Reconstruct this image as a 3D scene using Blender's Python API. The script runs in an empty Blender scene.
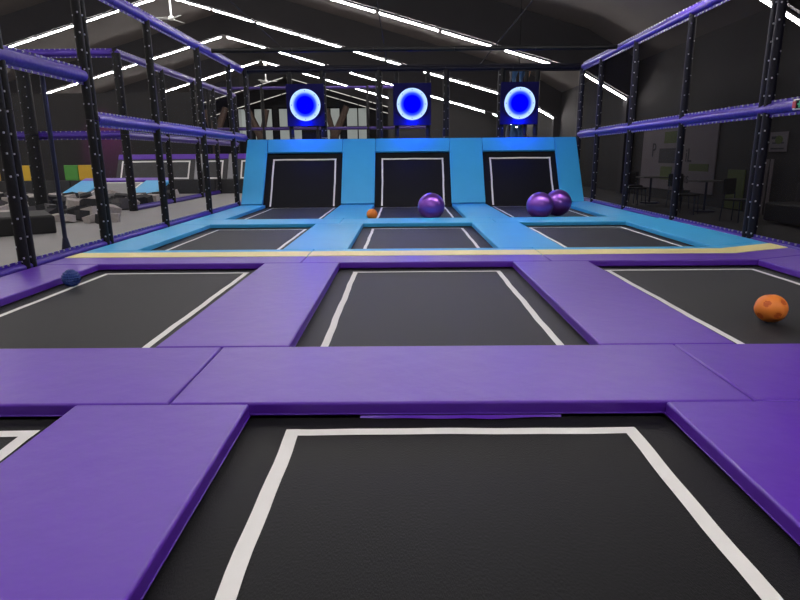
import bpy, bmesh, math, random
from mathutils import Vector, Matrix
random.seed(7)
S = bpy.context.scene
C = S.collection
PI = math.pi
# ------------------------------------------------------------------ camera
cam = bpy.data.cameras.new('camera'); cam_o = bpy.data.objects.new('camera', cam); C.objects.link(cam_o)
F = 587.92; CX = -0.2862
r_ = Vector((0.99995443, 0.00466625, -0.00832813)); u_ = Vector((0.00699148, 0.23604157, 0.97171781)); f_ = Vector((-0.00650006, 0.97173176, -0.23599819))
m = Matrix((r_, u_, -f_)).transposed().to_4x4(); m.translation = Vector((CX, 0, 1.3)); cam_o.matrix_world = m
cam.sensor_width = 36; cam.lens = F / 800 * 36; cam.clip_start = .02; cam.clip_end = 400
S.camera = cam_o
# ------------------------------------------------------------------ world, exposure
w = bpy.data.worlds.new('world'); S.world = w; w.use_nodes = True
w.node_tree.nodes['Background'].inputs[0].default_value = (.5, .5, .6, 1)
w.node_tree.nodes['Background'].inputs[1].default_value = .02
S.view_settings.view_transform = 'Standard'; S.view_settings.look = 'None'
S.view_settings.exposure = 0.0; S.view_settings.gamma = 1; S.view_settings.use_curve_mapping = False
TUBE_POWER = 118.0
# magenta stage lamp shining down the climbing corner at the far left
def lamp(name, kind, loc, power, col, rot=None, size=.3):
    l = bpy.data.lights.new(name, kind); l.energy = power; l.color = col
    if kind == 'SPOT': l.spot_size = .8; l.spot_blend = .6
    if kind in ('POINT', 'SPOT'): l.shadow_soft_size = size
    o = bpy.data.objects.new(name, l); C.objects.link(o); o.location = loc
    if rot: o.rotation_euler = rot
    return o
lamp('stage_lamp', 'SPOT', (-14.5, 27.4, 4.5), 700, (1, .05, .8), (math.radians(35), 0, 0))
try:
    S.cycles.use_denoising = True
    S.cycles.max_bounces = 8; S.cycles.transparent_max_bounces = 24; S.cycles.sample_clamp_indirect = 4
except Exception: pass

# ------------------------------------------------------------------ materials
M = {}
def nd(t, ty, **k):
    n = t.nodes.new(ty)
    for a, b in k.items(): setattr(n, a, b)
    return n
def mat(name, col, rough=.5, metal=0, noise=.0, nscale=6, bump=0, bscale=30, emis=None, estr=0, coat=0, sheen=0, spec=.5, stretch=None, croug=.1):
    mt = bpy.data.materials.new(name); mt.use_nodes = True; t = mt.node_tree; b = t.nodes['Principled BSDF']
    b.inputs['Base Color'].default_value = (*col, 1); b.inputs['Roughness'].default_value = rough; b.inputs['Metallic'].default_value = metal
    b.inputs['Specular IOR Level'].default_value = spec
    if coat: b.inputs['Coat Weight'].default_value = coat; b.inputs['Coat Roughness'].default_value = croug
    if sheen: b.inputs['Sheen Weight'].default_value = sheen; b.inputs['Sheen Roughness'].default_value = .4
    tc = nd(t, 'ShaderNodeTexCoord'); src = tc.outputs['Object']
    if stretch:
        mp = nd(t, 'ShaderNodeMapping'); mp.inputs['Scale'].default_value = stretch; t.links.new(src, mp.inputs[0]); src = mp.outputs[0]
    if noise:
        n = nd(t, 'ShaderNodeTexNoise'); n.inputs['Scale'].default_value = nscale; n.inputs['Detail'].default_value = 4; t.links.new(src, n.inputs[0])
        mx = nd(t, 'ShaderNodeMix', data_type='RGBA'); t.links.new(n.outputs[0], mx.inputs[0])
        mx.inputs[6].default_value = (*[c * (1 - noise) for c in col], 1); mx.inputs[7].default_value = (*[min(1, c * (1 + noise)) for c in col], 1)
        t.links.new(mx.outputs[2], b.inputs['Base Color'])
    if bump:
        n = nd(t, 'ShaderNodeTexNoise'); n.inputs['Scale'].default_value = bscale; n.inputs['Detail'].default_value = 3; t.links.new(src, n.inputs[0])
        bp = nd(t, 'ShaderNodeBump'); bp.inputs['Strength'].default_value = bump; bp.inputs['Distance'].default_value = .02
        t.links.new(n.outputs[0], bp.inputs['Height']); t.links.new(bp.outputs[0], b.inputs['Normal'])
    if emis: b.inputs['Emission Color'].default_value = (*emis, 1); b.inputs['Emission Strength'].default_value = estr
    M[name] = mt; return mt
mat('purple', (.112, .021, .45), .42, noise=.06, nscale=2.2, bump=.22, bscale=6, coat=.15, croug=.35)
mat('purple_side', (.085, .02, .36), .45, coat=.15, croug=.3)
mat('blue', (.045, .43, .82), .45, noise=.06, nscale=2, bump=.15, bscale=7, coat=.05, croug=.35)
mat('yellow', (.98, .84, .36), .45, noise=.04)
mat('bed', (.0045, .0045, .0055), .55, noise=.3, nscale=120, sheen=.10, spec=.2, bump=.25, bscale=260, stretch=(1, .25, 1))
mat('tape', (.86, .85, .83), .6, noise=.05, nscale=8)
mat('black_foam', (.006, .006, .007), .6, spec=.3, noise=.3, nscale=14, bump=.5, bscale=18)
mat('navy_foam', (.007, .007, .016), .6, spec=.25, noise=.2, nscale=14, bump=.4, bscale=18)
mat('violet_dim', (.04, .018, .16), .5)
mat('violet_foam', (.055, .016, .33), .42, noise=.15, nscale=10, bump=.4, bscale=14, coat=.12, croug=.25)
mat('white_tie', (.42, .42, .5), .5)
mat('steel', (.03, .035, .07), .4, metal=.6)
mat('frame_black', (.008, .008, .008), .85, spec=.2)
mat('floor', (.30, .29, .285), .55, noise=.10, nscale=1.2, bump=.05)
mat('floor_dimmed', (.03, .028, .028), .9, noise=.2, nscale=3)  # right-hand floor, with the dimness beyond the net put into its colour
mat('wall', (.017, .0155, .016), .8, noise=.15, nscale=.6)
mat('roof', (.11, .094, .088), .85, noise=.12, nscale=.5)
mat('rafter', (.026, .024, .027), .8, noise=.1, nscale=1)
mat('housing', (.1, .1, .1), .5)
mat('tube_dim', (.5, .5, .5), .5, emis=(1, .93, .86), estr=1.2)
mat('tube', (.9, .9, .9), .5, emis=(1, .95, .92), estr=TUBE_POWER)
mat('board', (.006, .005, .07), .8, spec=.15, noise=.1)
mat('orange', (.95, .26, .035), .55, noise=.08, nscale=18)
mat('orange_dark', (.72, .13, .02), .6, noise=.1)
mat('ball_blue', (.01, .045, .25), .45, bump=.5, bscale=60)
mat('gym_purple', (.30, .10, .62), .3, metal=.8, coat=.5, croug=.12)
mat('fan_white', (.7, .7, .68), .4)
mat('foam_light', (.46, .42, .40), .9, noise=.25, nscale=5, bump=.4)
mat('foam_grey', (.11, .105, .11), .9, noise=.3, nscale=5, bump=.4)
mat('foam_dark', (.028, .028, .032), .9, noise=.3, nscale=5, bump=.4)
mat('box_black', (.012, .012, .013), .6, noise=.2)
mat('box_top', (.05, .05, .05), .7, noise=.2)
mat('wallpad_dark', (.03, .03, .032), .7, noise=.2)
mat('pad_grey', (.34, .34, .36), .6, noise=.1)
mat('bed_grey', (.05, .05, .052), .7, noise=.2)
mat('bed_light', (.26, .25, .26), .7, noise=.1)
mat('pad_yellow', (.72, .45, .03), .5, noise=.1)
mat('pad_green', (.08, .32, .05), .5, noise=.1)
mat('wood', (.05, .028, .018), .7, noise=.3)
mat('banner', (.15, .13, .15), .8, noise=.1, nscale=2)
mat('banner_green', (.07, .10, .025), .8)
mat('ink', (.03, .03, .04), .8)
mat('sign_green', (.02, .45, .16), .5)
mat('sign_red', (.5, .03, .03), .5)
mat('sky_cloth', (.12, .3, .6), .5, noise=.4, nscale=9)
mat('orange_cloth', (.6, .25, .08), .6, noise=.4, nscale=9)
mat('frosted', (.5, .52, .5), .4, emis=(.8, .9, .85), estr=.22)
# netting: mostly open, dark thread; right one denser, standing in for dimness behind
def netmat(name, open_, col):
    mt = bpy.data.materials.new(name); mt.use_nodes = True; t = mt.node_tree; b = t.nodes['Principled BSDF']
    b.inputs['Base Color'].default_value = (*col, 1); b.inputs['Roughness'].default_value = .9; b.inputs['Specular IOR Level'].default_value = 0
    n = nd(t, 'ShaderNodeTexNoise'); n.inputs['Scale'].default_value = 1.5; tc = nd(t, 'ShaderNodeTexCoord'); t.links.new(tc.outputs['Object'], n.inputs[0])
    mr = nd(t, 'ShaderNodeMapRange'); mr.inputs[3].default_value = 1 - open_ - .02; mr.inputs[4].default_value = 1 - open_ + .02
    t.links.new(n.outputs[0], mr.inputs[0]); t.links.new(mr.outputs[0], b.inputs['Alpha']); M[name] = mt
netmat('net', .80, (.022, .022, .026)); netmat('net_darkened', .38, (.010, .009, .010))
# ring lamp diffuser: bright white rim, deep blue middle (both give light)
def ringmat():
    mt = bpy.data.materials.new('ring_diffuser'); mt.use_nodes = True; t = mt.node_tree; b = t.nodes['Principled BSDF']
    b.inputs['Base Color'].default_value = (0, 0, .02, 1); b.inputs['Specular IOR Level'].default_value = 0; b.inputs['Roughness'].default_value = 1
    tc = nd(t, 'ShaderNodeTexCoord'); ln = nd(t, 'ShaderNodeVectorMath', operation='LENGTH'); t.links.new(tc.outputs['Object'], ln.inputs[0])
    rp = nd(t, 'ShaderNodeValToRGB'); mp = nd(t, 'ShaderNodeMapRange'); mp.inputs[1].default_value = 0; mp.inputs[2].default_value = .45
    t.links.new(ln.outputs['Value'], mp.inputs[0]); t.links.new(mp.outputs[0], rp.inputs[0])
    e = rp.color_ramp.elements; e[0].position = 0; e[0].color = (0, 0, 1, 1); e[1].position = 1; e[1].color = (.045, .065, .11, 1)
    for p_, c in ((.55, (0, .0, 1, 1)), (.70, (.003, .008, .5, 1)), (.84, (.036, .055, .14, 1))):
        x = rp.color_ramp.elements.new(p_); x.color = c
    t.links.new(rp.outputs[0], b.inputs['Emission Color']); b.inputs['Emission Strength'].default_value = 14; M['ring'] = mt
ringmat()

# ------------------------------------------------------------------ helpers
def box(bm, x0, x1, y0, y1, z0, z1, bev=0, seg=2, mx=None):
    vs = [bm.verts.new((x, y, z)) for x in (x0, x1) for y in (y0, y1) for z in (z0, z1)]
    fs = [bm.faces.new([vs[i] for i in q]) for q in ((0, 1, 3, 2), (4, 6, 7, 5), (0, 4, 5, 1), (2, 3, 7, 6), (0, 2, 6, 4), (1, 5, 7, 3))]
    out = vs
    if bev:
        es = list({e for f in fs for e in f.edges})
        g = bmesh.ops.bevel(bm, geom=es, offset=bev, segments=seg, profile=.5, affect='EDGES')
        out = list({v for f in g['faces'] for v in f.verts} | {v for v in vs if v.is_valid})
    if mx is not None: bmesh.ops.transform(bm, matrix=mx, verts=[v for v in out if v.is_valid])
    return out
def tube(bm, a, b, r, seg=12, r2=None, caps=True):
    a = Vector(a); b = Vector(b); d = b - a; L = d.length
    mx = Matrix.Translation((a + b) / 2) @ d.to_track_quat('Z', 'Y').to_matrix().to_4x4()
    bmesh.ops.create_cone(bm, cap_ends=caps, segments=seg, radius1=r, radius2=r if r2 is None else r2, depth=L, matrix=mx)
def ball(bm, c, r, u=24, v=16): bmesh.ops.create_uvsphere(bm, u_segments=u, v_segments=v, radius=r, matrix=Matrix.Translation(c))
def poly(bm, pts): return bm.faces.new([bm.verts.new(p) for p in pts])
def B(): return bmesh.new()
def obj(name, bm, m_, parent=None, loc=None, rot=None, smooth=False):
    bmesh.ops.recalc_face_normals(bm, faces=bm.faces[:])
    me = bpy.data.meshes.new(name); bm.to_mesh(me); bm.free()
    for k in (m_ if isinstance(m_, (list, tuple)) else [m_]): me.materials.append(M[k])
    if smooth:
        me.shade_smooth(); me.set_sharp_from_angle(angle=math.radians(42))
    o = bpy.data.objects.new(name, me); C.objects.link(o)
    if parent: o.parent = parent
    if loc: o.location = loc
    if rot: o.rotation_euler = rot
    return o
def tag(o, label, cat, group=None, kind=None):
    if label: o['label'] = label
    if cat: o['category'] = cat
    if group: o['group'] = group
    if kind: o['kind'] = kind
    return o
def thing(name, label, cat, loc=(0, 0, 0), rot=(0, 0, 0), group=None):
    o = bpy.data.objects.new(name, None); C.objects.link(o); o.location = loc; o.rotation_euler = rot
    return tag(o, label, cat, group)
def struct(name, bm, m_, label=None):
    o = obj(name, bm, m_); o['kind'] = 'structure'
    if label: o['label'] = label
    return o
def dup(root, loc, rot=None, label=None, group=None):
    r = root.copy(); C.objects.link(r); r.location = loc
    if rot is not None: r.rotation_euler = rot
    if label: r['label'] = label
    if group: r['group'] = group
    for ch in list(root.children):
        c = ch.copy(); C.objects.link(c); c.parent = r
    return r

# ------------------------------------------------------------------ grid of the court (metres)
XA, XB, XC, XO = 1.10, 2.07, 4.22, 4.93
Y1, Y2, Y3, Y4, Y5, Y6, Y7 = 2.985, 3.985, 7.41, 8.28, 12.0, 13.0, 16.95
TA = math.atan2(1.85, 1.24); TL = math.hypot(1.85, 1.24); T = .08; G = .004
ZB = -.092

# ------------------------------------------------------------------ structure
XR, XL, YB, YF = 8.0, -32.0, 80.0, -9.0
bm = B()
for (a, b, c, d) in ((XL, -4.96, YF, YB), (-4.96, 4.96, 18.35, YB), (-4.96, 4.96, YF, -1.6)): box(bm, a, b, c, d, -1.1, -.06)
box(bm, -4.96, 4.96, -1.6, 18.35, -1.1, -.9)
for s in (-1, 1):      # raised ledges that carry the pads
    box(bm, s * (XA + .1), s * (XB - .1), -1.6, 17.2, -.9, -T - .002)
    box(bm, s * (XC + .1), s * 4.96, -1.6, 17.2, -.9, -T - .002)
for (a, b) in ((Y1 + .1, Y2 - .1), (Y3 + .1, Y4 + .12), (Y5 + .1, Y6 - .1), (-1.6, -1.1)): box(bm, -4.9, 4.9, a, b, -.9, -T - .003)
struct('floor', bm, 'floor')
bm = B(); box(bm, 4.961, XR, YF, YB, -1.1, -.06); struct('floor', bm, 'floor_dimmed')
def roofz(x, off=0):   # underside line of the roof; ridge at x=-12.3
    k, ke = 6.1, -30.7
    z = 9.42 - .284 * abs(x + 12.3)
    if x > k: z = 9.42 - .284 * 18.4 - .55 * (x - k)
    if x < ke: z = 9.42 - .284 * 18.4 - .55 * (ke - x)
    return z + off
prof = [XL, -30.7, -12.3, 6.1, XR]
bm = B()
RT = 1.35
for a, b in zip(prof, prof[1:]):
    za, zb = roofz(a, RT), roofz(b, RT)
    va = [bm.verts.new(q) for q in ((a, YF, za), (b, YF, zb), (b, YB, zb), (a, YB, za), (a, YF, za + .2), (b, YF, zb + .2), (b, YB, zb + .2), (a, YB, za + .2))]
    for q in ((0, 1, 2, 3), (4, 7, 6, 5), (0, 4, 5, 1), (3, 2, 6, 7), (0, 3, 7, 4), (1, 5, 6, 2)): bm.faces.new([va[i] for i in q])
struct('ceiling', bm, 'roof')
bm = B(); box(bm, XR, XR + .2, YF, YB, -.06, roofz(XR, RT) + .2); struct('wall_right', bm, 'wall')
bm = B(); box(bm, XL - .2, XL, YF, YB, -.06, roofz(XL, RT) + .2); struct('wall_left', bm, 'wall')
for nm, y in (('wall_back', YB), ('wall_front', YF)):
    bm = B(); pts = [(x, roofz(x, RT) + .2) for x in prof]; pts = [(XL, -.06)] + pts + [(XR, -.06)]
    f = [poly(bm, [(x, y + (.2 if nm == 'wall_back' else -.2) * k, z) for x, z in pts]) for k in (0, 1)]
    struct(nm, bm, 'wall')
ROWS = [1.2, 11.6, 22.0, 32.4, 42.6, 53.2, 63.5, 73.5]
for i, y in enumerate(ROWS):
    bm = B()
    for a, b in zip(prof, prof[1:]):
        za, zb = roofz(a), roofz(b)
        va = [bm.verts.new(q) for q in ((a, y - .12, za), (b, y - .12, zb), (b, y + .28, zb), (a, y + .28, za), (a, y - .12, za + RT), (b, y - .12, zb + RT), (b, y + .28, zb + RT), (a, y + .28, za + RT))]
        for q in ((0, 1, 2, 3), (4, 7, 6, 5), (0, 4, 5, 1), (3, 2, 6, 7), (0, 3, 7, 4), (1, 5, 6, 2)): bm.faces.new([va[k] for k in q])
    box(bm, XR - .35, XR - .01, y - .12, y + .28, -.06, roofz(XR) + .1)
    box(bm, XL + .01, XL + .35, y - .12, y + .28, -.06, roofz(XL) + .1)
    struct('trim_%d' % (i + 1), bm, 'rafter')
bm = B(); box(bm, -1.4, XR - .02, 47, 47.2, -.06, 9.2 - .284 * 18.4 + .2)
bmesh.ops.recalc_face_normals(bm, faces=bm.faces[:])
for v in bm.verts:
    if v.co.z > 1: v.co.z = roofz(min(v.co.x, 6.1), RT) - .0 if v.co.x < 6 else roofz(XR, RT)
struct('wall_partition', bm, 'wall')
# frosted windows in the end gable
for i, (a, b) in enumerate(((-23, -20.4), (-19.6, -17.2), (-16.4, -13.4), (-11.0, -8.4), (-7.6, -4.6))):
    w_ = bpy.data.objects.new('window_%d' % (i + 1), None); C.objects.link(w_); w_['kind'] = 'structure'; w_.location = ((a + b) / 2, YB - .1, 3.6)
    h = (b - a) / 2
    bm = B(); box(bm, -h, h, 0, .03, 0, 4.0); obj('pane', bm, 'frosted', w_)
    bm = B()
    for x in (-h, 0, h): box(bm, x - .08, x + .08, -.05, .06, -.08, 4.08)
    for z in (0, 1.6, 4.0): box(bm, -h, h, -.05, .06, z - .1, z + .1)
    obj('frame', bm, 'frame_black', w_)

# ------------------------------------------------------------------ roof lights
row_words = ['first row over the viewer', 'second row', 'third row', 'fourth row', 'fifth row', 'sixth row', 'dim seventh row', 'dim eighth row']
tp = thing('led_tube_light', '', 'ceiling light')
bm = B(); box(bm, -1.09, 1.09, -.05, .05, .0, .05, .008, 1); hs_ = obj('housing', bm, 'housing', tp)
bm = B(); box(bm, -1.08, 1.08, -.033, .033, -.045, -.002, .015, 2); df_ = obj('diffuser', bm, 'tube', tp)
tpd = dup(tp, (0, 0, 0)); dm_ = [c for c in tpd.children if c.name.startswith('diffuser')][0]; dm_.data = dm_.data.copy(); dm_.data.materials[0] = M['tube_dim']
first = True; first_d = True
for i, y in enumerate(ROWS):
    for side in (-1, 1):
        n = 8
        pts = []
        for k in range(n):
            x = -12.3 + side * (1.25 + k * 2.2); pts.append((x, roofz(x), side * math.atan(.284)))
        kx = 6.1
        if side > 0: pts.append((kx + side * .85, roofz(kx + side * .85) - .0, side * math.atan(.55)))
        for (x, z, a) in pts:
            lab = 'white LED tube under the %s roof slope, %s from the viewer' % ('right' if side > 0 else 'left', row_words[i])
            grp = 'LED tubes, %s slope, %s' % ('right' if side > 0 else 'left', row_words[i])
            loc = (x, y + .05, z - .07)
            if first:
                tp.location = loc; tp.rotation_euler = (0, a, 0); tp['label'] = lab; tp['group'] = grp; first = False
            elif i >= 6 and first_d:
                tpd.location = loc; tpd.rotation_euler = (0, a, 0); tpd['label'] = lab; tpd['group'] = grp; first_d = False
            else: dup(tpd if i >= 6 else tp, loc, (0, a, 0), lab, grp)

# ------------------------------------------------------------------ pads
def pad(x0, x1, y0, y1, m_, label, group=None, slope=0, side=None, stripe=False, name='safety_pad', skirt=True):
    """flat padded mat, origin at its base at the inner corner"""
    t = thing(name, label, 'safety pad', ((x0 + x1) / 2, (y0 + y1) / 2, 0), (0, 0, 0), group)
    lx, ly = (x1 - x0) / 2 - G, (y1 - y0) / 2 - G
    bm = B(); box(bm, -lx, lx, -ly, ly, -T, 0, .014, 3)
    def lift(bm):
        if not slope: return
        xc = XC - (x0 + x1) / 2
        if xc > -lx + .05: bmesh.ops.bisect_plane(bm, geom=bm.verts[:] + bm.edges[:] + bm.faces[:], plane_co=(xc, 0, 0), plane_no=(1, 0, 0))
        for v in bm.verts:
            if v.co.x > xc and v.co.z > -T * .6: v.co.z += slope * (v.co.x - xc) / (XO - XC)
    lift(bm)
    c = obj('cover', bm, m_, t, smooth=False)
    c.data.polygons.foreach_set('use_smooth', [len(p.vertices) != 99 and p.area < .05 for p in c.data.polygons])
    if stripe:
        bm = B(); box(bm, -lx + .003, lx - .003, -ly + .0, -ly + .40, -.03, .0035, .003, 1); lift(bm); obj('yellow_stripe', bm, 'yellow', t)['label'] = 'yellow stripe along the front edge'
    # sewn welt around the lower edge
    bm = B()
    for (a, b) in (((-lx, -ly), (lx, -ly)), ((lx, -ly), (lx, ly)), ((lx, ly), (-lx, ly)), ((-lx, ly), (-lx, -ly))):
        tube(bm, (*[a[0] * .999, a[1] * .999], -T + .012), (*[b[0] * .999, b[1] * .999], -T + .010), .004, 6)
    obj('welt', bm, side or m_, t)
    return t
P = 'purple'; Bl = 'blue'
pad(-XB - .02, -XA - .03, -1.3, Y1, P, 'wide purple pad in the left foreground running away from the viewer')
pad(XA + .03, XB + .03, -1.3, Y1, P, 'wide purple pad in the right foreground running away from the viewer')
pad(-XO, -XC, -1.3, Y1, P, 'purple edge pad along the left net beside the nearest trampoline')
pad(XC, XO, -1.3, Y1, P, 'purple edge pad along the right net beside the nearest trampoline')
pad(-XO, -1.58, Y1, Y2, P, 'purple cross pad nearest the viewer, its left section')
pad(-1.58, 1.62, Y1, Y2, P, 'long purple cross pad behind the front centre trampoline')
bm = B(); pr = None
for k in range(23):
    x = -.55 + k * .05; d = .012 + .014 * abs(math.sin(k * .14)) + .012 * math.exp(-((k - 14) / 1.5) ** 2)
    q = (bm.verts.new((x, -.5 - .001, -T + .004)), bm.verts.new((x, -.5 - d, -T - .004 - .002 * math.sin(k * .9))))
    if pr: bm.faces.new((pr[0], q[0], q[1], pr[1]))
    pr = q
obj('loose_skirt', bm, 'purple', [o for o in bpy.data.objects if o.get('label', '').startswith('long purple cross pad')][0], smooth=True)
pad(1.62, XO, Y1, Y2, P, 'purple cross pad nearest the viewer, its right section')
pad(-XB, -XA, Y2, Y3, P, 'purple pad between the left and centre trampolines of the second row')
pad(XA, XB, Y2, Y3, P, 'purple pad between the centre and right trampolines of the second row')
pad(-XO, -XC + .03, Y2, Y3, P, 'purple edge pad by the left net beside the dark blue ball')
pad(XC, XO, Y2, Y3, P, 'purple edge pad by the right net beside the large orange ball', slope=.07)
YP = 7.93
pad(-XO, -1.6, Y3, YP, P, 'narrow purple pad in front of the yellow stripe, left section')
pad(-1.6, 1.6, Y3, YP, P, 'narrow purple pad in front of the yellow stripe, middle section')
pad(1.6, XO, Y3, YP, P, 'narrow purple pad in front of the yellow stripe, right section', slope=.07)
Y4b = 8.56
pad(-XO, -1.6, YP, Y4b, Bl, 'light blue cross pad with the left section of the yellow stripe', stripe=True)
pad(-1.6, 1.6, YP, Y4b, Bl, 'light blue cross pad with the middle section of the yellow stripe', stripe=True)
sr = pad(1.6, XO, YP, Y4b, Bl, 'light blue cross pad with the right section of the yellow stripe', slope=.07, stripe=True)
pad(-XB, -XA, Y4b, Y5, Bl, 'light blue pad between the left and centre trampolines behind the yellow stripe')
pad(XA, XB, Y4b, Y5, Bl, 'light blue pad between the centre and right trampolines behind the yellow stripe')
pad(-XO, -XC, Y4b, Y5, Bl, 'light blue edge pad by the left net behind the yellow stripe')
pad(XC, XO, Y4b, Y5, Bl, 'light blue edge pad by the right net behind the yellow stripe', slope=.07)
pad(-XO, -1.6, Y5, Y6, Bl, 'light blue cross pad in front of the left sloping trampoline')
pad(-1.6, 1.6, Y5, Y6, Bl, 'light blue cross pad in front of the centre sloping trampoline')
pad(1.6, XO, Y5, Y6, Bl, 'light blue cross pad in front of the right sloping trampoline', slope=.05)
pad(-XB, -XA, Y6, Y7, Bl, 'flat light blue pad at the far end beside the small orange ball')
pad(XA, XB, Y6, Y7, Bl, 'flat light blue pad between the single purple ball and the two purple balls')
pad(-XO, -XC, Y6, Y7, Bl, 'light blue edge pad in the far left corner of the court')
pad(XC, XO, Y6, Y7, Bl, 'light blue edge pad in the far right corner of the court', slope=.05)
def tpad(x0, x1, s0, s1, label, m_='blue'):
    t = thing('sloping_pad', label, 'safety pad', ((x0 + x1) / 2, Y7 + .004, .0), (TA, 0, 0))
    lx = (x1 - x0) / 2 - G
    bm = B(); box(bm, -lx, lx, s0 + G + (.03 if s0 == 0 else 0), s1, -T, 0, .014, 3)
    obj('cover', bm, m_, t)
    bm = B()
    for x in (-lx, lx): tube(bm, (x, s0 + .05, -T + .012), (x, s1, -T + .010), .004, 6)
    obj('welt', bm, m_, t)
tpad(-XO, -XC - .09, 0, TL, 'steep light blue pad at the far left end of the rebound wall')
tpad(-XB, -XA, 0, TL, 'steep light blue pad between the left and centre rebound walls')
tpad(XA, XB, 0, TL, 'steep light blue pad between the centre and right rebound walls')
tpad(XC, XO - .05, 0, TL, 'steep light blue pad at the far right end of the rebound wall')
tpad(-XC - .09, -XB, TL - .46, TL, 'blue top pad under the left round light')
tpad(-XA, XA, TL - .46, TL, 'blue top pad under the middle round light')
tpad(XB, XC, TL - .46, TL, 'blue top pad under the right round light')

# ------------------------------------------------------------------ trampolines
def ribbon(bm, x0, x1, y0, y1, wd, z, t=.003, sides='nsew'):
    def wavy(a, b, fix, horiz):
        n = max(2, int(abs(b - a) / .12)); ph = random.random() * 6
        L = [];
        for k in range(n + 1):
            q = a + (b - a) * k / n; j = .0035 * math.sin(q * 5 + ph) + .002 * math.sin(q * 13 + ph)
            L.append(((q, fix + j) if horiz else (fix + j, q)))
        return L
    def strip(L, horiz):
        top = []
        for (x, y) in L:
            a = (x, y - wd / 2, z + t) if horiz else (x - wd / 2, y, z + t); b = (x, y + wd / 2, z + t) if horiz else (x + wd / 2, y, z + t)
            top.append((bm.verts.new(a), bm.verts.new(b), bm.verts.new((*a[:2], z)), bm.verts.new((*b[:2], z))))
        for p, q in zip(top, top[1:]):
            bm.faces.new((p[0], q[0], q[1], p[1]))
    h = wd / 2
    if 'n' in sides: strip(wavy(x0 - h, x1 + h, y1, True), True)
    if 's' in sides: strip(wavy(x0 - h, x1 + h, y0, True), True)
    t += .0006
    if 'w' in sides: strip(wavy(y0 - h * .9, y1 + h * .9, x0, False), False)
    if 'e' in sides: strip(wavy(y0 - h * .9, y1 + h * .9, x1, False), False)
def springs(bm, lx, ly):
    n = int(2 * ly / .09)
    for k in range(n):
        y = -ly + .05 + k * .09
        for s in (-1, 1): box(bm, s * (lx + .004) - .03, s * (lx + .004) + .03, y - .012, y + .012, -.012, -.004)
def tramp(x0, x1, y0, y1, label, tx0, tx1, ty0, ty1, sides='nsew', name='trampoline', wd=.07):
    cx, cy = (x0 + x1) / 2, (y0 + y1) / 2
    t = thing(name, label, 'trampoline', (cx, cy, ZB))
    lx, ly = (x1 - x0) / 2 + .05, (y1 - y0) / 2 + .05
    bm = B(); box(bm, -lx, lx, -ly, ly, -.012, 0); obj('bed', bm, 'bed', t)
    bm = B(); ribbon(bm, tx0 - cx, tx1 - cx, ty0 - cy, ty1 - cy, wd, .0005, sides=sides); obj('white_tape', bm, 'tape', t)
    bm = B()
    for s in (-1, 1):
        tube(bm, (s * (lx + .02), -ly, -.05), (s * (lx + .02), ly, -.05), .025, 8); tube(bm, (-lx, s * (ly + .02), -.05), (lx, s * (ly + .02), -.05), .025, 8)
    obj('frame', bm, 'frame_black', t)
    return t
W3 = (('left', -XC, -XB, -4.0, -2.25), ('centre', -XA, XA, -.89, .89), ('right', XB, XC, 2.30, 4.05))
RW = ((-1.0, Y1, 'in the front row nearest the viewer', -.9, Y1 - .17), (Y2, Y3, 'in the second row between purple pads', Y2 + .2, Y3 - .20),
      (Y4b, Y5, 'in the third row between light blue pads', Y4b + .2, Y5 - .22))
for (nm, x0, x1, a, b) in W3:
    for (y0, y1, ww, c, d) in RW:
        if y0 < 0 and nm == 'centre': a, b = -.872, .885
        elif nm == 'centre': a, b = -.89, .89
        tramp(x0, x1, y0, y1, 'black %s trampoline with a white taped outline, %s' % (nm, ww), a - (.05 if nm == 'right' and y0 > 3 else 0), b, c, d, wd=.07 if y0 < 0 else .058 if y0 < 5 else .052)
    # far row: flat bed that turns up into the rebound wall
    cx = (x0 + x1) / 2
    t = thing('rebound_trampoline', 'black %s trampoline at the far end rising into a sloping rebound wall' % nm, 'trampoline', (cx, Y7, 0))
    lx = (x1 - x0) / 2 + .04; ly0 = Y6 - Y7 - .05
    bm = B(); box(bm, -lx, lx, ly0, .04, ZB - .012, ZB); obj('flat_bed', bm, 'bed', t)
    bm = B(); ribbon(bm, a - cx, b - cx, ly0 + .2, -.02, .05, ZB + .0005); obj('flat_tape', bm, 'tape', t)
    mx = Matrix.Translation((0, .03, 0)) @ Matrix.Rotation(TA, 4, 'X')
    ex = .10 if nm == 'left' else 0
    bm = B(); box(bm, -lx - ex, lx, -.04, TL - .2, ZB - .012, ZB, mx=mx); obj('wall_bed', bm, 'bed', t)
    bm = B(); ribbon(bm, a - cx - ex * 1.1, b - cx - ex * .3, .02, TL - .66, .048, ZB + .0005, sides='new'); bmesh.ops.transform(bm, matrix=mx, verts=bm.verts[:]); obj('wall_tape', bm, 'tape', t)
    bm = B(); cA, sA = math.cos(TA), math.sin(TA)
    for s in (-1, 1):
        tube(bm, (s * (lx + .0), .18, -.1), (s * (lx + .0), .18 + TL * cA, TL * sA - .12), .03, 8)
        tube(bm, (s * (lx + .0), .18 + TL * cA, TL * sA - .12), (s * (lx + .0), 1.36, -.06), .025, 8)
    tube(bm, (-lx, .18 + TL * cA, TL * sA - .12), (lx, .18 + TL * cA, TL * sA - .12), .03, 8)
    obj('steel_frame', bm, 'frame_black', t)

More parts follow.
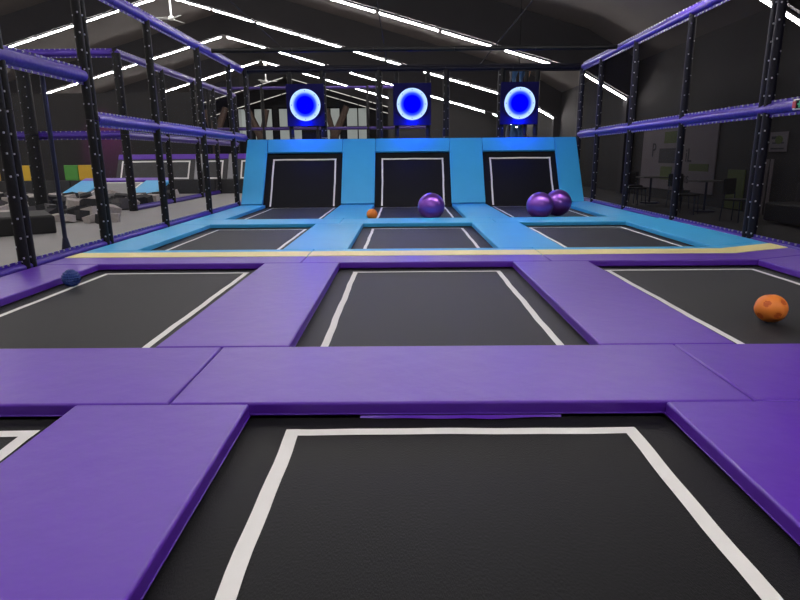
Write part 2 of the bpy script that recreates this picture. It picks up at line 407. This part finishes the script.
# ------------------------------------------------------------------ cage: posts, rails, nets
def ties(bm, a, b, off, step=.22, sz=.008):
    a = Vector(a); b = Vector(b); L = (b - a).length; n = int(L / step); d = (b - a) / L
    for k in range(n):
        p = a + d * (step * (k + .5) + random.uniform(-.02, .02)) + Vector(off)
        q = Matrix.Translation(p) @ Matrix.Rotation(random.uniform(-.6, .6), 4, 'X')
        box(bm, -sz, sz, -sz, sz, -sz * 1.3, sz * 1.3, mx=q)
def post(x, y, z1, label, r=.07, double=False, m_='black_foam', z0=-.06, tie=1, grp=None):
    t = thing('padded_post', label, 'post', (x, y, z0), group=grp)
    h = z1 - z0
    offs = (-.066, .066) if double else (0,)
    for o_ in offs:
        bm = B(); n = max(1, int(h / 1.95)); q = h / n
        for k in range(n): tube(bm, (0, o_, k * q + .006), (0, o_, (k + 1) * q - .006), r, 14)
        obj('foam_sleeve', bm, m_, t, smooth=True)
    if tie:
        bm = B()
        s = 1 if x < 0 else -1
        for o_ in offs:
            ties(bm, (0, o_, .05), (0, o_, h - .05), (s * r * .6, -r * .82, 0), .25, .008); ties(bm, (0, o_, .15), (0, o_, h - .05), (-s * r * .5, -r * .87, 0), .31, .007)
        obj('net_ties', bm, 'white_tie', t)['kind'] = 'stuff'
    return t
def rail(a, b, label, r=.075, m_='violet_foam', flap=True, name='padded_rail', tie=True, z=None):
    a = Vector(a); b = Vector(b)
    t = thing(name, label, 'rail', a)
    d = b - a; L = d.length
    bm = B(); n = max(1, round(L / 2.0))
    for k in range(n): tube(bm, d * (k / n) + d.normalized() * .004, d * ((k + 1) / n) - d.normalized() * .004, r, 14)
    obj('foam_sleeve', bm, m_, t, smooth=True)
    if flap:
        up = Vector((0, 0, 1)); h = r + .04
        for s, nm in ((1, 'upper_flap'), (-1, 'lower_flap')):
            bm = B(); dn = d.normalized(); sd = dn.cross(up).normalized() * .004
            p = [up * s * (r - .01), up * s * h]
            vs = [bm.verts.new(v) for v in (p[0] - sd, p[1] - sd, p[1] - sd + d, p[0] - sd + d, p[0] + sd, p[1] + sd, p[1] + sd + d, p[0] + sd + d)]
            for q in ((0, 1, 2, 3), (4, 7, 6, 5), (1, 5, 6, 2), (0, 4, 5, 1), (3, 2, 6, 7), (0, 3, 7, 4)): bm.faces.new([vs[i] for i in q])
            obj(nm, bm, m_, t)
    if tie:
        bm = B(); side = Vector((.012 if a.x < 0 else -.012, 0, 0))
        if abs(d.x) > abs(d.y): side = Vector((0, -.012, 0))
        h = r + .028
        ties(bm, (0, 0, 0), d, side + Vector((0, 0, h)), .13, .009); ties(bm, (0, 0, 0), d, side - Vector((0, 0, h)), .13, .009)
        obj('net_ties', bm, 'white_tie', t)['kind'] = 'stuff'
    return t
def net(pts, label, m_='net', name='safety_net'):
    """thin netting sheet hung between frame members; pts = 4 corners"""
    c = Vector(pts[0]); bm = B(); P_ = [Vector(p) - c for p in pts]
    n = (P_[1] - P_[0]).cross(P_[3] - P_[0]).normalized() * .0
    N = 10; g = []
    for i in range(N + 1):
        row = []
        for j in range(N + 1):
            u, v = i / N, j / N
            p = P_[0] * (1 - u) * (1 - v) + P_[1] * u * (1 - v) + P_[2] * u * v + P_[3] * (1 - u) * v
            row.append(bm.verts.new(p))
        g.append(row)
    for i in range(N):
        for j in range(N): bm.faces.new((g[i][j], g[i + 1][j], g[i + 1][j + 1], g[i][j + 1]))
    return tag(obj(name, bm, m_, None, c), label, 'net')
CX_ = 5.03
TOP = 3.84
LP = [(4.4, True), (7.3, True), (9.36, True), (11.77, False), (14.5, False), (17.0, False), (18.45, True)]
lw = ['next to the viewer outside the view', 'nearest in view, at the left picture edge', 'where the purple side rail changes height', 'just behind the yellow stripe', 'halfway along the blue pads', 'beside the foot of the left rebound wall', 'in the far left corner']
for (y, dbl), ww in zip(LP, lw):
    if y < 5: continue
    post(-CX_ + (.1 if y > 18 else 0), y, TOP, 'black padded post of the left net, ' + ww, .064 if dbl else .07, dbl)
RP = [(6.4, False), (9.05, True), (11.67, False), (14.3, False), (16.7, False), (18.45, True)]
rw_ = ['outside the view', 'thick and nearest in view', 'next behind the thick nearest one', 'third from the viewer', 'beside the foot of the right rebound wall', 'in the far right corner']
for (y, dbl), ww in zip(RP, rw_):
    if y < 7: continue
    post(CX_, y, TOP, 'dark padded post of the right net, ' + ww, .064 if dbl else .07, dbl, m_='navy_foam')
# thin steel pole with a flared foot
t = thing('steel_pole', 'thin dark blue steel pole with a flared foot outside the left net', 'pole', (-5.12, 8.35, -.06))
bm = B(); tube(bm, (0, 0, .1), (0, 0, 2.62), .03, 10); obj('pole', bm, 'steel', t, smooth=True)
bm = B(); tube(bm, (0, 0, 0), (0, 0, .28), .085, 12, .035); obj('foot', bm, 'steel', t, smooth=True)
V = 'violet_foam'
rail((-CX_, 4.4, 2.51), (-CX_, 9.24, 2.51), 'thick purple rail of the left net at the left picture edge, higher than the rest', .085)
rail((-CX_, 9.46, 1.91), (-CX_, 18.4, 1.91), 'long purple middle rail of the left net')
rail((-CX_, 4.4, TOP), (-CX_, 18.4, TOP), 'long purple top rail of the left net')
rail((CX_, 5.0, 1.93), (CX_, 18.4, 1.93), 'long purple middle rail of the right net')
rail((CX_, 5.0, TOP), (CX_, 18.4, TOP), 'long blue purple top rail of the right net')
rail((-CX_, 4.4, 0.0), (-CX_, 18.35, 0.0), 'purple studded rail along the foot of the left net', .05, flap=True)
rail((CX_, 5.0, 0.03), (CX_, 18.35, 0.03), 'purple studded rail along the foot of the right net', .05, flap=True)
rail((-4.95, 18.45, TOP), (4.95, 18.45, TOP), 'dark top rail above the three round lights', .07, m_='navy_foam', tie=False)
rail((-4.95, 15.4, TOP + .03), (4.95, 15.4, TOP + .03), 'black tube crossing overhead between the two side nets', .055, m_='black_foam', flap=False, tie=False, name='overhead_tube')
for x, ww in ((-3.24, 'left'), (-.72, 'middle'), (2.0, 'right')):
    bm = B(); tube(bm, (0, -9.4, 0), (0, 3.0, 0), .011, 6); tag(obj('overhead_cable', bm, 'frame_black', None, (x, 15.4, TOP + .1)), 'thin black cable running overhead towards the viewer, %s one of three' % ww, 'cable')
for (x, r, dd) in ((-3.64, .075, 'left of the left round light'), (-2.66, .10, 'thick one right of the left round light'), (-.98, .10, 'thick one left of the middle round light'), (-.46, .07, 'thin one left of the middle round light'),
                   (.48, .07, 'thin one right of the middle round light'), (1.02, .10, 'thick one right of the middle round light'), (2.66, .11, 'thick one left of the right round light'), (3.40, .06, 'directly behind the right round light'), (3.72, .07, 'right of the right round light')):
    post(x, 18.49, TOP, 'black padded post of the end net, ' + dd, r, tie=r > .08)
ys = [4.4, 7.3, 9.36, 11.77, 14.5, 17.0, 18.45]
for a, b, ww in zip(ys, ys[1:], ['first bay at the left picture edge', 'second bay with the thin pole', 'bay at the yellow stripe', 'bay beside the third row', 'bay beside the fourth row', 'narrow last bay by the rebound wall']):
    net([(-CX_ - .09, a, 0), (-CX_ - .09, b, 0), (-CX_ - .09, b, TOP), (-CX_ - .09, a, TOP)], 'black safety net on the left side, ' + ww)
ys = [5.0, 9.05, 11.67, 14.3, 16.7, 18.45]
for a, b, ww in zip(ys, ys[1:], ['first bay at the right picture edge', 'wide bay behind the thick post', 'bay in front of the green and white banner', 'bay with the sloping roof light behind', 'narrow last bay by the rebound wall']):
    net([(CX_ + .09, a, 0), (CX_ + .09, b, 0), (CX_ + .09, b, TOP), (CX_ + .09, a, TOP)], 'black safety net on the right side, ' + ww, 'net_darkened')
net([(-4.95, 18.6, 0), (-1.6, 18.6, 0), (-1.6, 18.6, TOP), (-4.95, 18.6, TOP)], 'black end net behind the left round light')
net([(-1.6, 18.6, 0), (1.6, 18.6, 0), (1.6, 18.6, TOP), (-1.6, 18.6, TOP)], 'black end net behind the middle round light')
net([(1.6, 18.6, 0), (4.95, 18.6, 0), (4.95, 18.6, TOP), (1.6, 18.6, TOP)], 'black end net behind the right round light')

# ------------------------------------------------------------------ round target lights
for (x, ww) in ((-3.16, 'left'), (0.0, 'middle'), (3.17, 'right')):
    t = thing('target_light', 'round blue target light with a white glowing rim, %s of the three' % ww, 'light', (x, 18.30, 2.82))
    bm = B(); box(bm, -.56, .56, -.03, .03, -.6, .6, .01, 2); obj('board', bm, 'board', t)
    bm = B(); tube(bm, (0, -.035, 0), (0, -.075, 0), .475, 48); tube(bm, (0, -.05, 0), (0, -.08, 0), .455, 48); obj('rim', bm, 'board', t)
    bm = B(); bmesh.ops.create_cone(bm, cap_ends=True, segments=64, radius1=.45, radius2=.45, depth=.02)
    d = obj('diffuser', bm, 'ring', t, (0, -.085, 0), (PI / 2, 0, 0))
    gl = lamp('added_glow', 'POINT', (0, -.20, -.50), 34, (.0, .03, 1), size=0); gl.parent = t  # added unseen point light, deepens the blue glow on the top pads
    for k in range(8):
        a = k * PI / 4 + .0
        bm = B(); tube(bm, (.4 * math.cos(a), -.09, .4 * math.sin(a)), (.4 * math.cos(a), -.105, .4 * math.sin(a)), .014, 8); obj('screw', bm, 'frame_black', t)
    bm = B()
    for s in (-1, 1): box(bm, s * .45 - .02, s * .45 + .02, .03, .08, -.5, .5)
    obj('bracket', bm, 'frame_black', t)

# ------------------------------------------------------------------ balls
def dimple_ball(name, label, c, r, dark, squash=1):
    t = thing(name, label, 'ball', (c[0], c[1], c[2]))
    bm = B(); ball(bm, (0, 0, r), r, 40, 28)
    dirs = []
    gr = (1 + 5 ** .5) / 2
    for s in (-1, 1):
        for u in (-1, 1): dirs += [Vector((0, s, u * gr)).normalized(), Vector((s, u * gr, 0)).normalized(), Vector((u * gr, 0, s)).normalized()]
    R = Matrix.Rotation(.5, 3, 'Z') @ Matrix.Rotation(.35, 3, 'X')
    dirs = [R @ d for d in dirs]
    for v in bm.verts:
        n = (v.co - Vector((0, 0, r))).normalized(); k = max(n.dot(d) for d in dirs)
        if k > .955: v.co -= n * r * .05 * min(1, (k - .955) / .03)
    obj('shell', bm, 'orange', t, smooth=True)
    if dark:
        for d in dirs:
            bm = B(); bmesh.ops.create_icosphere(bm, subdivisions=5, radius=r)
            bmesh.ops.delete(bm, geom=[v for v in bm.verts if v.co.normalized().dot(d) < .962], context='VERTS')
            for v in bm.verts:
                n = v.co.normalized(); k = n.dot(d); v.co = n * r * (1.006 - .05 * min(1, (k - .955) / .03)) + Vector((0, 0, r))
            obj('dimple', bm, 'orange_dark', t, smooth=True)
    t.scale = (1, 1, squash)
    return t
dimple_ball('play_ball', 'large orange play ball with round dark dimples on the right trampoline of the second row', (2.825, 4.84, ZB + .002), .126, True, .95)
dimple_ball('play_ball', 'small orange play ball at the foot of the centre rebound wall', (-1.0, 13.55, ZB + .002), .125, False)
bm = B(); bmesh.ops.create_icosphere(bm, subdivisions=5, radius=.095)
for v in bm.verts:
    n = v.co.normalized(); v.co += n * .004 * (math.sin(n.x * 22) * math.sin(n.y * 22) + math.sin(n.z * 22))
tag(obj('knobbly_ball', bm, 'ball_blue', None, (-4.04, 6.49, ZB + .097), smooth=True), 'small dark blue knobbly ball against the left purple edge pad', 'ball')
def gym(c, r, label):
    t = thing('gym_ball', label, 'ball', c)
    bm = B(); ball(bm, (0, 0, 0), r, 48, 96)
    for v in bm.verts:
        n = v.co.normalized(); la = math.asin(max(-1, min(1, n.z)))
        if abs(la) < 1.15: v.co += n * .0022 * max(0, math.cos(la * 42)) ** 4
    bmesh.ops.rotate(bm, verts=bm.verts[:], cent=(0, 0, 0), matrix=Matrix.Rotation(.35, 3, 'X') @ Matrix.Rotation(.15, 3, 'Y'))
    for v in bm.verts: v.co.z += r
    obj('shell', bm, 'gym_purple', t, smooth=True)

gym((.345, 13.38, ZB + .004), .302, 'shiny purple gym ball on its own at the foot of the centre rebound wall')
gym((2.80, 13.42, ZB + .004), .300, 'shiny purple gym ball in front, left of the touching pair')
gym((3.37, 14.05, ZB + .004), .31, 'shiny purple gym ball behind, right of the touching pair')

# ------------------------------------------------------------------ ceiling fans
def fan(x, y, z, top, label, rot):
    t = thing('ceiling_fan', label, 'fan', (x, y, z), (0, 0, rot))
    bm = B(); tube(bm, (0, 0, .1), (0, 0, top - z), .05, 10); obj('down_rod', bm, 'fan_white', t, smooth=True)
    bm = B(); tube(bm, (0, 0, 1.2), (0, 0, 1.5), .12, 14); obj('canopy', bm, 'fan_white', t, smooth=True)
    bm = B(); tube(bm, (0, 0, -.05), (0, 0, .12), .17, 18, .11); obj('motor', bm, 'fan_white', t, smooth=True)
    for k in range(3):
        bm = B(); box(bm, .12, 1.0, -.09, .09, -.012, .012, .008, 1, Matrix.Rotation(k * 2 * PI / 3, 4, 'Z') @ Matrix.Rotation(.22, 4, 'X')); obj('blade', bm, 'fan_white', t)
fan(-12.2, 32.9, 8.35, 10.6, 'white three blade ceiling fan hanging from the ridge near the top of the picture', .25 + PI / 3)
fan(-12.1, 53.9, 7.8, 10.6, 'white ceiling fan hanging far down the ridge, left of the left round light', .1)

# ------------------------------------------------------------------ left hall: second fence, foam pit, trampolines
FX = -7.6
f2 = [16.05, 18.9, 21.6, 23.85, 26.9]
w2 = ['its near corner post', 'second from its corner', 'third from its corner', 'fourth from its corner', 'fifth from its corner']
for y, ww in zip(f2, w2): post(FX, y, 3.95, 'black padded post of the fence round the foam pit, ' + ww, .11 if y < 17 else .085)
rail((FX, 16.1, 3.95), (FX, 27, 3.95), 'purple top rail of the fence beside the foam pit, running away', .07)
rail((FX, 16.1, 1.93), (FX, 27, 1.93), 'purple middle rail of the fence beside the foam pit, running away', .07)
rail((FX, 16.1, .0), (FX, 27, .0), 'purple foot rail of the fence beside the foam pit', .045, tie=False)
rail((-20, 16.05, 3.95), (FX - .1, 16.05, 3.95), 'purple top rail across the front of the foam pit fence', .07)
rail((-20, 16.05, 1.93), (FX - .1, 16.05, 1.93), 'purple middle rail across the front of the foam pit fence', .07)
post(-9.95, 15.85, 3.95, 'black padded post at the front of the foam pit, left of its corner post', .16)
post(-12.9, 16.05, 3.95, 'black padded post at the front of the foam pit near the left picture edge', .1)
# black padded box
t = thing('soft_play_box', 'low black padded box on the grey floor behind the left net', 'box', (-8.43, 11.09, -.06), (0, 0, .63))
bm = B(); box(bm, -1.3, 1.3, -.75, .75, 0, .33, .03, 3); obj('body', bm, 'box_black', t)
bm = B(); box(bm, -1.27, 1.27, -.72, .72, .331, .345, .004, 1); obj('top_cover', bm, 'box_top', t)
# foam blocks
protos = {}
def foam_mesh(k):
    bm = B(); box(bm, -.5, .5, -.5, .5, -.5, .5, .04, 2)
    for v in bm.verts: v.co += Vector([random.uniform(-.02, .02) for _ in range(3)])
    return bm
kinds = [('light', 'foam_light'), ('grey', 'foam_grey'), ('dark', 'foam_dark')]
for nm, mm in kinds:
    bm = foam_mesh(nm); bmesh.ops.recalc_face_normals(bm, faces=bm.faces[:]); me = bpy.data.meshes.new('foam_block'); bm.to_mesh(me); bm.free(); me.materials.append(M[mm]); protos[nm] = me
def foam(x, y, z, s, spot):
    nm = random.choices(['light', 'grey', 'dark'], [.42, .26, .32])[0]
    o = bpy.data.objects.new('foam_block', protos[nm]); C.objects.link(o); o.location = (x, y, z); o.scale = (s, s * random.uniform(.8, 1.1), s * random.uniform(.6, 1))
    o.rotation_euler = (random.uniform(-.3, .3), random.uniform(-.3, .3), random.uniform(0, PI))
    word = {'light': 'pale beige', 'grey': 'mid grey', 'dark': 'near black'}[nm]
    tag(o, '%s foam block in the loose heap %s' % (word, spot), 'foam block', '%s foam blocks %s' % (word, spot))
placed = []
def clear(x, y, z, r):
    for (a, b, c, q) in placed:
        if (a - x) ** 2 + (b - y) ** 2 + (c - z) ** 2 < ((r + q) * .645) ** 2: return False
    placed.append((x, y, z, r)); return True
for y, z in ((16.55, .08), (17.0, .08), (17.5, .1), (18.0, .1), (18.5, .1), (19.1, .1), (19.7, .1), (20.3, .1)):
    x = -8.1
    while x > -20:
        px, py, sz = x + random.uniform(-.05, .05), y + random.uniform(-.06, .06), random.uniform(.30, .40)
        if not (-13.2 < px < -8.7 and py > 20.2) and clear(px, py, z, sz): foam(px, py, z, sz, 'inside the pit fence')
        x -= .47
n = 0
for k in range(900):
    if n >= 52: break
    x = random.uniform(-13.8, -7.5); y = random.uniform(13.2, 15.5); sz = random.uniform(.26, .36)
    if clear(x, y, .07, sz): foam(x, y, .07, sz, 'on the floor in front of the pit'); n += 1
n = 0
for k in range(300):
    if n >= 9: break
    x = random.uniform(-8.5, -6.75); y = random.uniform(12.9, 13.35); sz = random.uniform(.2, .28)
    if clear(x, y, .03, sz): foam(x, y, .03, sz, 'beside the black box'); n += 1
# padded wall and rebound trampolines behind the pit
YW = 24.0
for k, x in enumerate([-19.5 + 1.95 * q for q in range(7)]):
    bm = B(); box(bm, 0, 1.93, 0, .12, 0, .56, .03, 2)
    tag(obj('wall_pad', bm, 'wallpad_dark', None, (x, YW, -.06)), 'dark grey low wall pad behind the foam pit, number set by its place in the row', 'wall pad', 'dark low wall pads behind the foam pit')['label'] = 'dark grey low wall pad in the row behind the foam pit'
MX = Matrix.Rotation(math.radians(62), 4, 'X')
def far_tramp(x0, x1, label):
    t = thing('rebound_trampoline', label, 'trampoline', (x0, YW + .2, .5))
    bm = B(); box(bm, 0, x1 - x0, 0, .92, -.03, 0, mx=MX); obj('bed', bm, 'bed_grey', t)
    bm = B(); ribbon(bm, .2, x1 - x0 - .22, .05, .8, .06, .001); bmesh.ops.transform(bm, matrix=MX, verts=bm.verts[:]); obj('white_tape', bm, 'tape', t)
    bm = B(); box(bm, 0, x1 - x0, .9, 1.12, -.08, .02, .01, 1, mx=MX); obj('top_pad', bm, 'purple', t)
    bm = B()
    for x in (.05, x1 - x0 - .05): tube(bm, (x, .55, -.55), (x, .55, .98), .04, 8)
    obj('support', bm, 'frame_black', t)
far_tramp(-11.9, -8.75, 'dark grey sloping trampoline behind the foam pit, left one with white taped corner')
far_tramp(-8.42, -7.4, 'dark grey sloping trampoline behind the foam pit, between the two pale pads')
far_tramp(-7.03, -4.9, 'dark grey sloping trampoline behind the foam pit, nearest the blue rebound wall')
for x, ww in ((-8.73, 'left one'), (-7.38, 'right one')):
    bm = B(); box(bm, 0, .31, 0, 1.12, -.06, .03, .02, 2, mx=MX)
    t = thing('sloping_pad', 'pale grey sloping pad between dark trampolines behind the foam pit, ' + ww, 'safety pad', (x, YW + .2, .5)); obj('cover', bm, 'pad_grey', t)
    bm = B(); tube(bm, (.15, .62, -.56), (.15, .62, .9), .04, 8); obj('support', bm, 'frame_black', t)
for (x0, x1, mm, ww) in ((-17.6, -16.5, 'pad_yellow', 'yellow padded panel at the left picture edge behind the foam pit'), (-16.1, -14.75, 'pad_yellow', 'yellow padded panel left of the green one behind the foam pit'),
                         (-13.85, -13.3, 'pad_green', 'narrow green padded panel behind the foam pit'), (-13.28, -12.6, 'pad_yellow', 'bright yellow padded panel right of the green one')):
    bm = B(); box(bm, 0, x1 - x0, 0, .12, 0, .60, .03, 2); tag(obj('wall_cushion', bm, mm, None, (x0, YW + .02, .5)), ww, 'wall pad')
# small inclined trampoline with blue sides
t = thing('ramp_trampoline', 'small inclined trampoline with light blue side pads behind the foam blocks', 'trampoline', (-11.75, 21.1, -.03))
A = Matrix.Rotation(math.radians(15), 4, 'X')
bm = B(); box(bm, .0, 1.6, 0, 1.9, -.04, 0, mx=A); obj('bed', bm, 'bed_light', t)
bm = B(); ribbon(bm, .1, 1.5, .1, 1.8, .06, .001); bmesh.ops.transform(bm, matrix=A, verts=bm.verts[:]); obj('white_tape', bm, 'tape', t)
for x in (-.9, 1.6):
    bm = B(); box(bm, x, x + .9, -.3, 1.95, -.06, .05, .02, 2, mx=A); obj('side_pad', bm, 'blue', t)
bm = B(); box(bm, -.9, 2.5, 1.95, 2.3, -.06, .05, .02, 2, mx=A); obj('top_pad', bm, 'purple', t)
bm = B()
for x in (-.5, 2.2): tube(bm, (x, 1.8, 0), (x, 1.8, .45), .05, 8)
obj('support', bm, 'frame_black', t)
# tall dark play frame far behind, with purple rails, in front of the magenta lamp
bm = B(); box(bm, 0, 12, 0, .15, 0, 4.4)
bmw = tag(obj('climbing_wall', bm, 'wall', None, (-22, 29.0, -.06)), 'tall dark climbing wall lit magenta behind the foam pit', 'climbing wall')
t = thing('play_structure', 'tall black play structure with purple rails seen through the end net', 'play structure', (0, 34, -.06))
for x in (-11, -8.0, -5.0, -2.2, 1.2): bm = B(); tube(bm, (x, 0, 0), (x, 0, 5.2), .09, 10); obj('post', bm, 'black_foam', t, smooth=True)
for z in (2.95, 5.1): bm = B(); tube(bm, (-11, 0, z), (1.2, 0, z), .08, 10); obj('rail', bm, 'violet_dim', t, smooth=True)
for (x, s, ww) in ((-18.8, 1, 'left'), (-14.2, -1, 'middle'), (-7.0, 1, 'right')):
    bm = B(); tube(bm, (0, 0, 0), (0, 0, 3.4), .35, 8, .45); tube(bm, (0, 0, 3.3), (s * 1.3, 0, 6.2), .4, 8, .3); tube(bm, (0, 0, 3.3), (-s * .7, 0, 6.0), .3, 8, .25)
    tag(obj('climbing_tree', bm, 'wood', None, (x, 60, -.06), smooth=True), 'brown forked climbing column in front of the frosted windows, %s one' % ww, 'climbing column')

# bundle of cloth hanging behind the right light
t = thing('hanging_cloth', 'light blue and orange cloth bundle hanging behind the right round light', 'cloth', (3.3, 19.2, 0))
for k, (dx, mm, wd) in enumerate(((-.12, 'sky_cloth', .16), (.1, 'sky_cloth', .14), (.26, 'orange_cloth', .09), (-.28, 'pad_grey', .06))):
    bm = B()
    for q in range(14): tube(bm, (dx + .03 * math.sin(q * .9 + k), .03 * math.cos(q + k), 1.6 + q * .17), (dx + .03 * math.sin((q + 1) * .9 + k), .03 * math.cos(q + 1 + k), 1.6 + (q + 1) * .17), wd * (.6 + .3 * math.sin(q)), 8, wd * (.6 + .3 * math.sin(q + 1)))
    obj('strand', bm, mm, t, smooth=True)
bm = B(); tube(bm, (-.2, 0, 4.0), (.3, 0, 4.0), .03); tube(bm, (0, 0, 3.9), (0, 0, 6.0), .012); obj('hanger', bm, 'frame_black', t)

# ------------------------------------------------------------------ right side: wall graphics, sign, furniture
def text(s, size, loc, rot, m_, name, parent=None, ext=.004):
    cu = bpy.data.curves.new(name, 'FONT'); cu.body = s; cu.size = size; cu.extrude = ext
    to = bpy.data.objects.new(name + '_c', cu); C.objects.link(to)
    bpy.context.view_layer.update()
    me = bpy.data.meshes.new_from_object(to.evaluated_get(bpy.context.evaluated_depsgraph_get())); bpy.data.objects.remove(to)
    me.materials.clear(); me.materials.append(M[m_])
    o = bpy.data.objects.new(name, me); C.objects.link(o)
    if parent: o.parent = parent
    o.location = loc; o.rotation_euler = rot
    return o
t = thing('banner', 'large pale banner with dark lettering and green squares on the right wall', 'banner', (XR - .04, 17.2, .0))
bm = B(); box(bm, 0, .03, -1.2, 3.7, .25, 2.1)
obj('sheet', bm, 'banner', t)
for (y0, y1, z0, z1) in ((1.0, 2.0, 1.65, 2.0), (1.3, 2.1, .55, .95), (-.9, .2, .85, 1.05)):
    bm = B(); box(bm, -.012, 0, y0, y1, z0, z1); obj('green_square', bm, 'banner_green', t)
bm = B(); box(bm, -.014, -.001, 1.1, 2.3, 1.05, 1.5); obj('dark_block', bm, 'ink', t)
RT_ = (PI / 2, 0, -PI / 2)
text('P', .62, (-.006, 2.9, 1.25), RT_, 'ink', 'lettering', t); text('iL', .55, (-.006, .5, 1.1), RT_, 'ink', 'lettering', t); text('i fens', .45, (-.006, 1.1, .5), RT_, 'ink', 'lettering', t)
t = thing('wall_sign', 'small pale notice with a dark and green emblem high on the right wall', 'sign', (XR - .04, 13.1, 1.35))
bm = B(); box(bm, 0, .02, 0, .62, 0, .42); obj('sheet', bm, 'banner', t)
bm = B(); bmesh.ops.create_cone(bm, cap_ends=True, segments=24, radius1=.13, radius2=.13, depth=.01, matrix=Matrix.Translation((-.005, .28, .25)) @ Matrix.Rotation(PI / 2, 4, 'Y') @ Matrix.Scale(.7, 4, (1, 0, 0))); obj('emblem', bm, 'banner_green', t)
bm = B(); box(bm, -.008, 0, .3, .55, .27, .33); box(bm, -.008, 0, .1, .5, .17, .2); box(bm, -.008, 0, .08, .54, .05, .08); obj('emblem_stroke', bm, 'ink', t)
bm = B(); box(bm, 0, .03, 0, .75, 0, .95); tag(obj('green_poster', bm, 'banner_green', None, (XR - .04, 14.55, -.02)), 'dim green poster low on the right wall', 'poster')
t = thing('direction_sign', 'small white framed sign with a green figure hung on the right middle rail', 'sign', (4.90, 8.0, 1.93))
bm = B(); box(bm, -.02, .02, -.34, .2, -.07, .07, .01, 2); obj('frame', bm, 'tape', t)
bm = B(); box(bm, -.026, -.019, -.32, .14, -.052, .052); obj('panel', bm, 'frame_black', t)
bm = B(); box(bm, -.03, -.02, .12, .19, -.045, .04); obj('red_end', bm, 'sign_red', t)
bm = B(); tube(bm, (-.027, .03, .03), (-.035, .03, .03), .02, 12); box(bm, -.034, -.026, .005, .055, -.045, .018); box(bm, -.034, -.026, .05, .08, -.01, .01); obj('green_figure', bm, 'sign_green', t)
# chairs and tables outside the right net
def chair(x, y, rz, label):
    t = thing('side_chair', label, 'chair', (x, y, -.06), (0, 0, rz))
    bm = B(); box(bm, -.2, .2, -.2, .2, .43, .47, .015, 2); obj('seat', bm, 'box_black', t)
    bm = B(); box(bm, -.2, .2, .18, .22, .55, .88, .015, 2); obj('backrest', bm, 'box_black', t)
    for a in (-1, 1):
        for b in (-1, 1):
            bm = B(); tube(bm, (a * .17, b * .17, .44 if b < 0 else .6), (a * .2, b * .2, 0), .012, 6); obj('leg', bm, 'steel', t)
def table(x, y, label):
    t = thing('side_table', label, 'table', (x, y, -.06))
    bm = B(); box(bm, -.35, .35, -.35, .35, .72, .75, .01, 1); obj('tabletop', bm, 'box_top', t)
    bm = B(); tube(bm, (0, 0, .03), (0, 0, .73), .03, 8); obj('column', bm, 'steel', t)
    bm = B(); tube(bm, (0, 0, 0), (0, 0, .03), .25, 16); obj('foot', bm, 'steel', t)
table(6.9, 17.4, 'dark square table in front of the pale banner, the farther one'); chair(6.3, 16.9, .6, 'black chair left of the farther dark table by the banner'); chair(6.8, 18.4, 0, 'black chair behind the farther dark table by the banner')
table(7.1, 14.6, 'dark square table near the dim green poster'); chair(6.4, 14.0, .9, 'black chair beside the table near the dim green poster'); chair(6.9, 15.6, .1, 'black chair behind the table near the dim green poster')
chair(6.6, 12.3, .5, 'black chair nearest the viewer outside the right net')
t = thing('bench_sofa', 'dark low sofa against the right wall at the right picture edge', 'sofa', (7.45, 11.2, -.06))
bm = B(); box(bm, -.4, .4, -.9, .9, .05, .42, .04, 3); obj('seat', bm, 'box_black', t)
bm = B(); box(bm, .2, .42, -.9, .9, .4, .8, .04, 3); obj('backrest', bm, 'box_black', t)
for y, ww in ((13.62, 'left'), (13.45, 'right')):
    bm = B(); tube(bm, (0, 0, 0), (0, 0, 1.25), .035, 8); tag(obj('wall_pipe', bm, 'banner', None, (XR - .08, y, -.06)), 'pale upright pipe on the right wall below the notice, %s of the pair' % ww, 'pipe')
